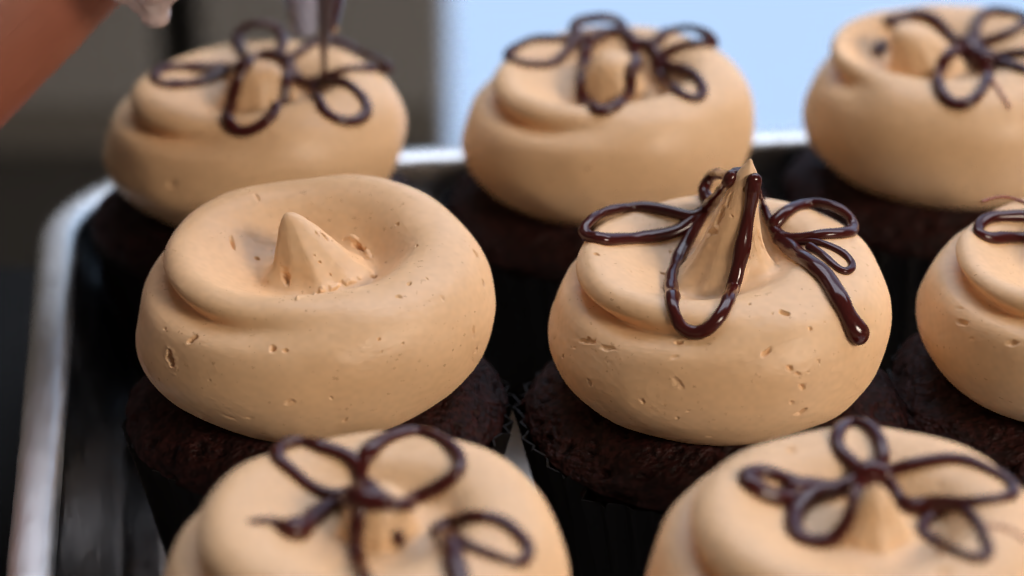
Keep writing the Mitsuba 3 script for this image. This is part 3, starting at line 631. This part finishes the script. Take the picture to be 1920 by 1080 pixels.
person = name('person')
wrist = np.array([-9.46, 6.77, 12.74])
arm_dir = np.array([-0.637, -0.635, -0.437])
arm_dir /= np.linalg.norm(arm_dir)
heights = [4.5, 6.1, 7.7, 9.1]
knuckles = [(around(h, 168, 3.1 + .1 * i), .98 - .04 * i) for i, h in enumerate(heights)]
body = manifold3d.Manifold.batch_hull([ball(wrist + np.array([0, .5, .5]), 1.75), ball(wrist + np.array([.2, -.6, -.4]), 1.7)] + [ball(p, r) for p, r in knuckles])
body += chain([(wrist, 2.15), (wrist + arm_dir * 5, 2.45), (wrist + arm_dir * 12, 3.0), (wrist + arm_dir * 19, 3.45), (wrist + arm_dir * 25, 3.5)])
for i, h in enumerate(heights):
    k = (1, 1.06, 1.02, .9)[i]
    body += chain([knuckles[i], (around(h - .1, 222, 2.95), .86 * k), (around(h - .25, 275, 2.45), .74 * k), (around(h - .35, 322, 2.3), .62 * k)])
body += chain([(around(5.6, 170, 4.3), 1.35), (around(7.4, 130, 3.2), 1.05), (around(8.6, 96, 2.75), .86), (around(9.2, 62, 2.5), .68)])
body = body.refine_to_length(.45)
bm = body.to_mesh()
hand = trimesh.Trimesh(bm.vert_properties[:, :3], bm.tri_verts, process=True)
trimesh.smoothing.filter_taubin(hand, lamb=.5, nu=.53, iterations=40)
hv = np.array(hand.vertices)
hv += meshkit.arrays(hand, True)[2] * ((meshkit.fbm(hv / .5, 2, 8) - .5) * .05)[:, None]
put(person + '__hand', tm(hv, hand.faces), 'm_skin', True)
for i, h in enumerate(heights):
    c_ = around(h - .36, 330, 2.3 + .45)
    nail = trimesh.creation.icosphere(3)
    nv = nail.vertices * [.40, .12, .34]
    a_ = math.radians(330 - 90)
    nv = nv @ np.array([[math.cos(a_), math.sin(a_), 0], [-math.sin(a_), math.cos(a_), 0], [0, 0, 1]])
    put(person + '__fingernail', tm(nv + c_, nail.faces), 'm_nail', True)
tag(person, 'forearm and hand of a person piping chocolate, reaching in blurred at the upper left', 'person')

bag = name('piping_bag')
prof = [(.36, 0), (.44, .05), (.52, .45), (.66, 1.1), (.92, 2.3), (1.2, 3.4), (1.42, 4.6), (1.6, 6.5), (1.62, 8.6), (1.7, 10.2), (1.35, 11.2), (.55, 12.0), (.42, 12.5), (.6, 13.0)]
cs = CubicSpline(np.arange(len(prof)), np.array(prof), bc_type='natural')(np.linspace(0, len(prof) - 1, 110))
film = lathe(cs, 96)
fv_ = np.array(film.vertices)
aa = np.arctan2(fv_[:, 1], fv_[:, 0])
wr = (meshkit.fbm(np.stack([np.cos(aa) * 2, np.sin(aa) * 2, fv_[:, 2] / 1.6], -1), 3, 21) - .5) * sstep(.2, 3, fv_[:, 2]) * .35
fv_[:, :2] *= (1 + wr)[:, None]
fv_ = fv_ + fv_[:, 2:3] * (AX - [0, 0, 1])
put(bag + '__film', tm(fv_ + TIP, film.faces), 'm_film', True)
core = lathe(np.array([(.02, .02), (.15, .03), (.22, .3), (.33, .9), (.52, 1.9), (.86, 2.9), (1.1, 3.8), (1.3, 5), (1.4, 7), (1.3, 8.6), (.7, 9.2), (.02, 9.4)]), 48)
cv = np.array(core.vertices)
cv[:, 0] += .40 * (1 - sstep(1.2, 4.2, cv[:, 2])) * sstep(-.6, .5, cv[:, 2])
cv = cv + cv[:, 2:3] * (AX - [0, 0, 1])
put(bag + '__chocolate_filling', tm(cv + TIP, core.faces), 'm_chocolate', 50)
# the slack end of the bag, twisted shut and flopped over the hand
tail = spline(np.array([(*(TIP + AX * 12.9), .6), (*(TIP + [-1.6, -1.6, 13.6]), .9), (*(TIP + [-2.9, -3.4, 11.5]), 1.2), (*(TIP + [-3.3, -4.3, 7.5]), 1.5), (*(TIP + [-3.1, -4.5, 4.6]), 1.5), (*(TIP + [-2.95, -4.5, 2.9]), .85), (*(TIP + [-2.88, -4.5, 2.4]), .25)]), .15)
tl = tube(tail, 40)
tv = np.array(tl.vertices)
tv += meshkit.arrays(tl, True)[2] * ((meshkit.fbm(tv / np.array([.5, .5, 1.6]), 3, 31) - .5) * .7)[:, None]
put(bag + '__twisted_end', tm(tv, tl.faces), 'm_tail', True)
refl = lathe(np.array([(.02, .22), (.24, .22), (.30, .3), (.38, 1.2), (.46, 2.6), (.40, 2.7), (.02, 2.7)]), 40)  # added opaque insert; its bluish colour stands for window reflection in the tip
nz = np.array(refl.vertices) + [-.20, -.12, 0]
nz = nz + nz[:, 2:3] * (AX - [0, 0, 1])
put(bag + '__reflection_insert', tm(nz + TIP, refl.faces), 'm_reflection', 40)
smear = trimesh.creation.icosphere(3)
smv = np.array(smear.vertices) * [.13, .11, .22]
smv += (meshkit.fbm(smv / .2, 2, 3) - .5)[:, None] * .1
put(bag + '__frosting_smear', tm(smv + TIP + [.5, -.05, .42], smear.faces), 'm_frosting', True)
st = spline(np.array([(*(TIP + [.30, 0, .1]), .13), (*(TIP + [.25, .02, -.25]), .085), (*(TIP + [.22, .02, -.8]), .06), (*STREAM, .075)]), .05)
put(bag + '__chocolate_stream', tube(st), 'm_chocolate', True)
tag(bag, 'clear plastic piping bag with dark chocolate inside, held over the back left cupcake', 'piping bag')
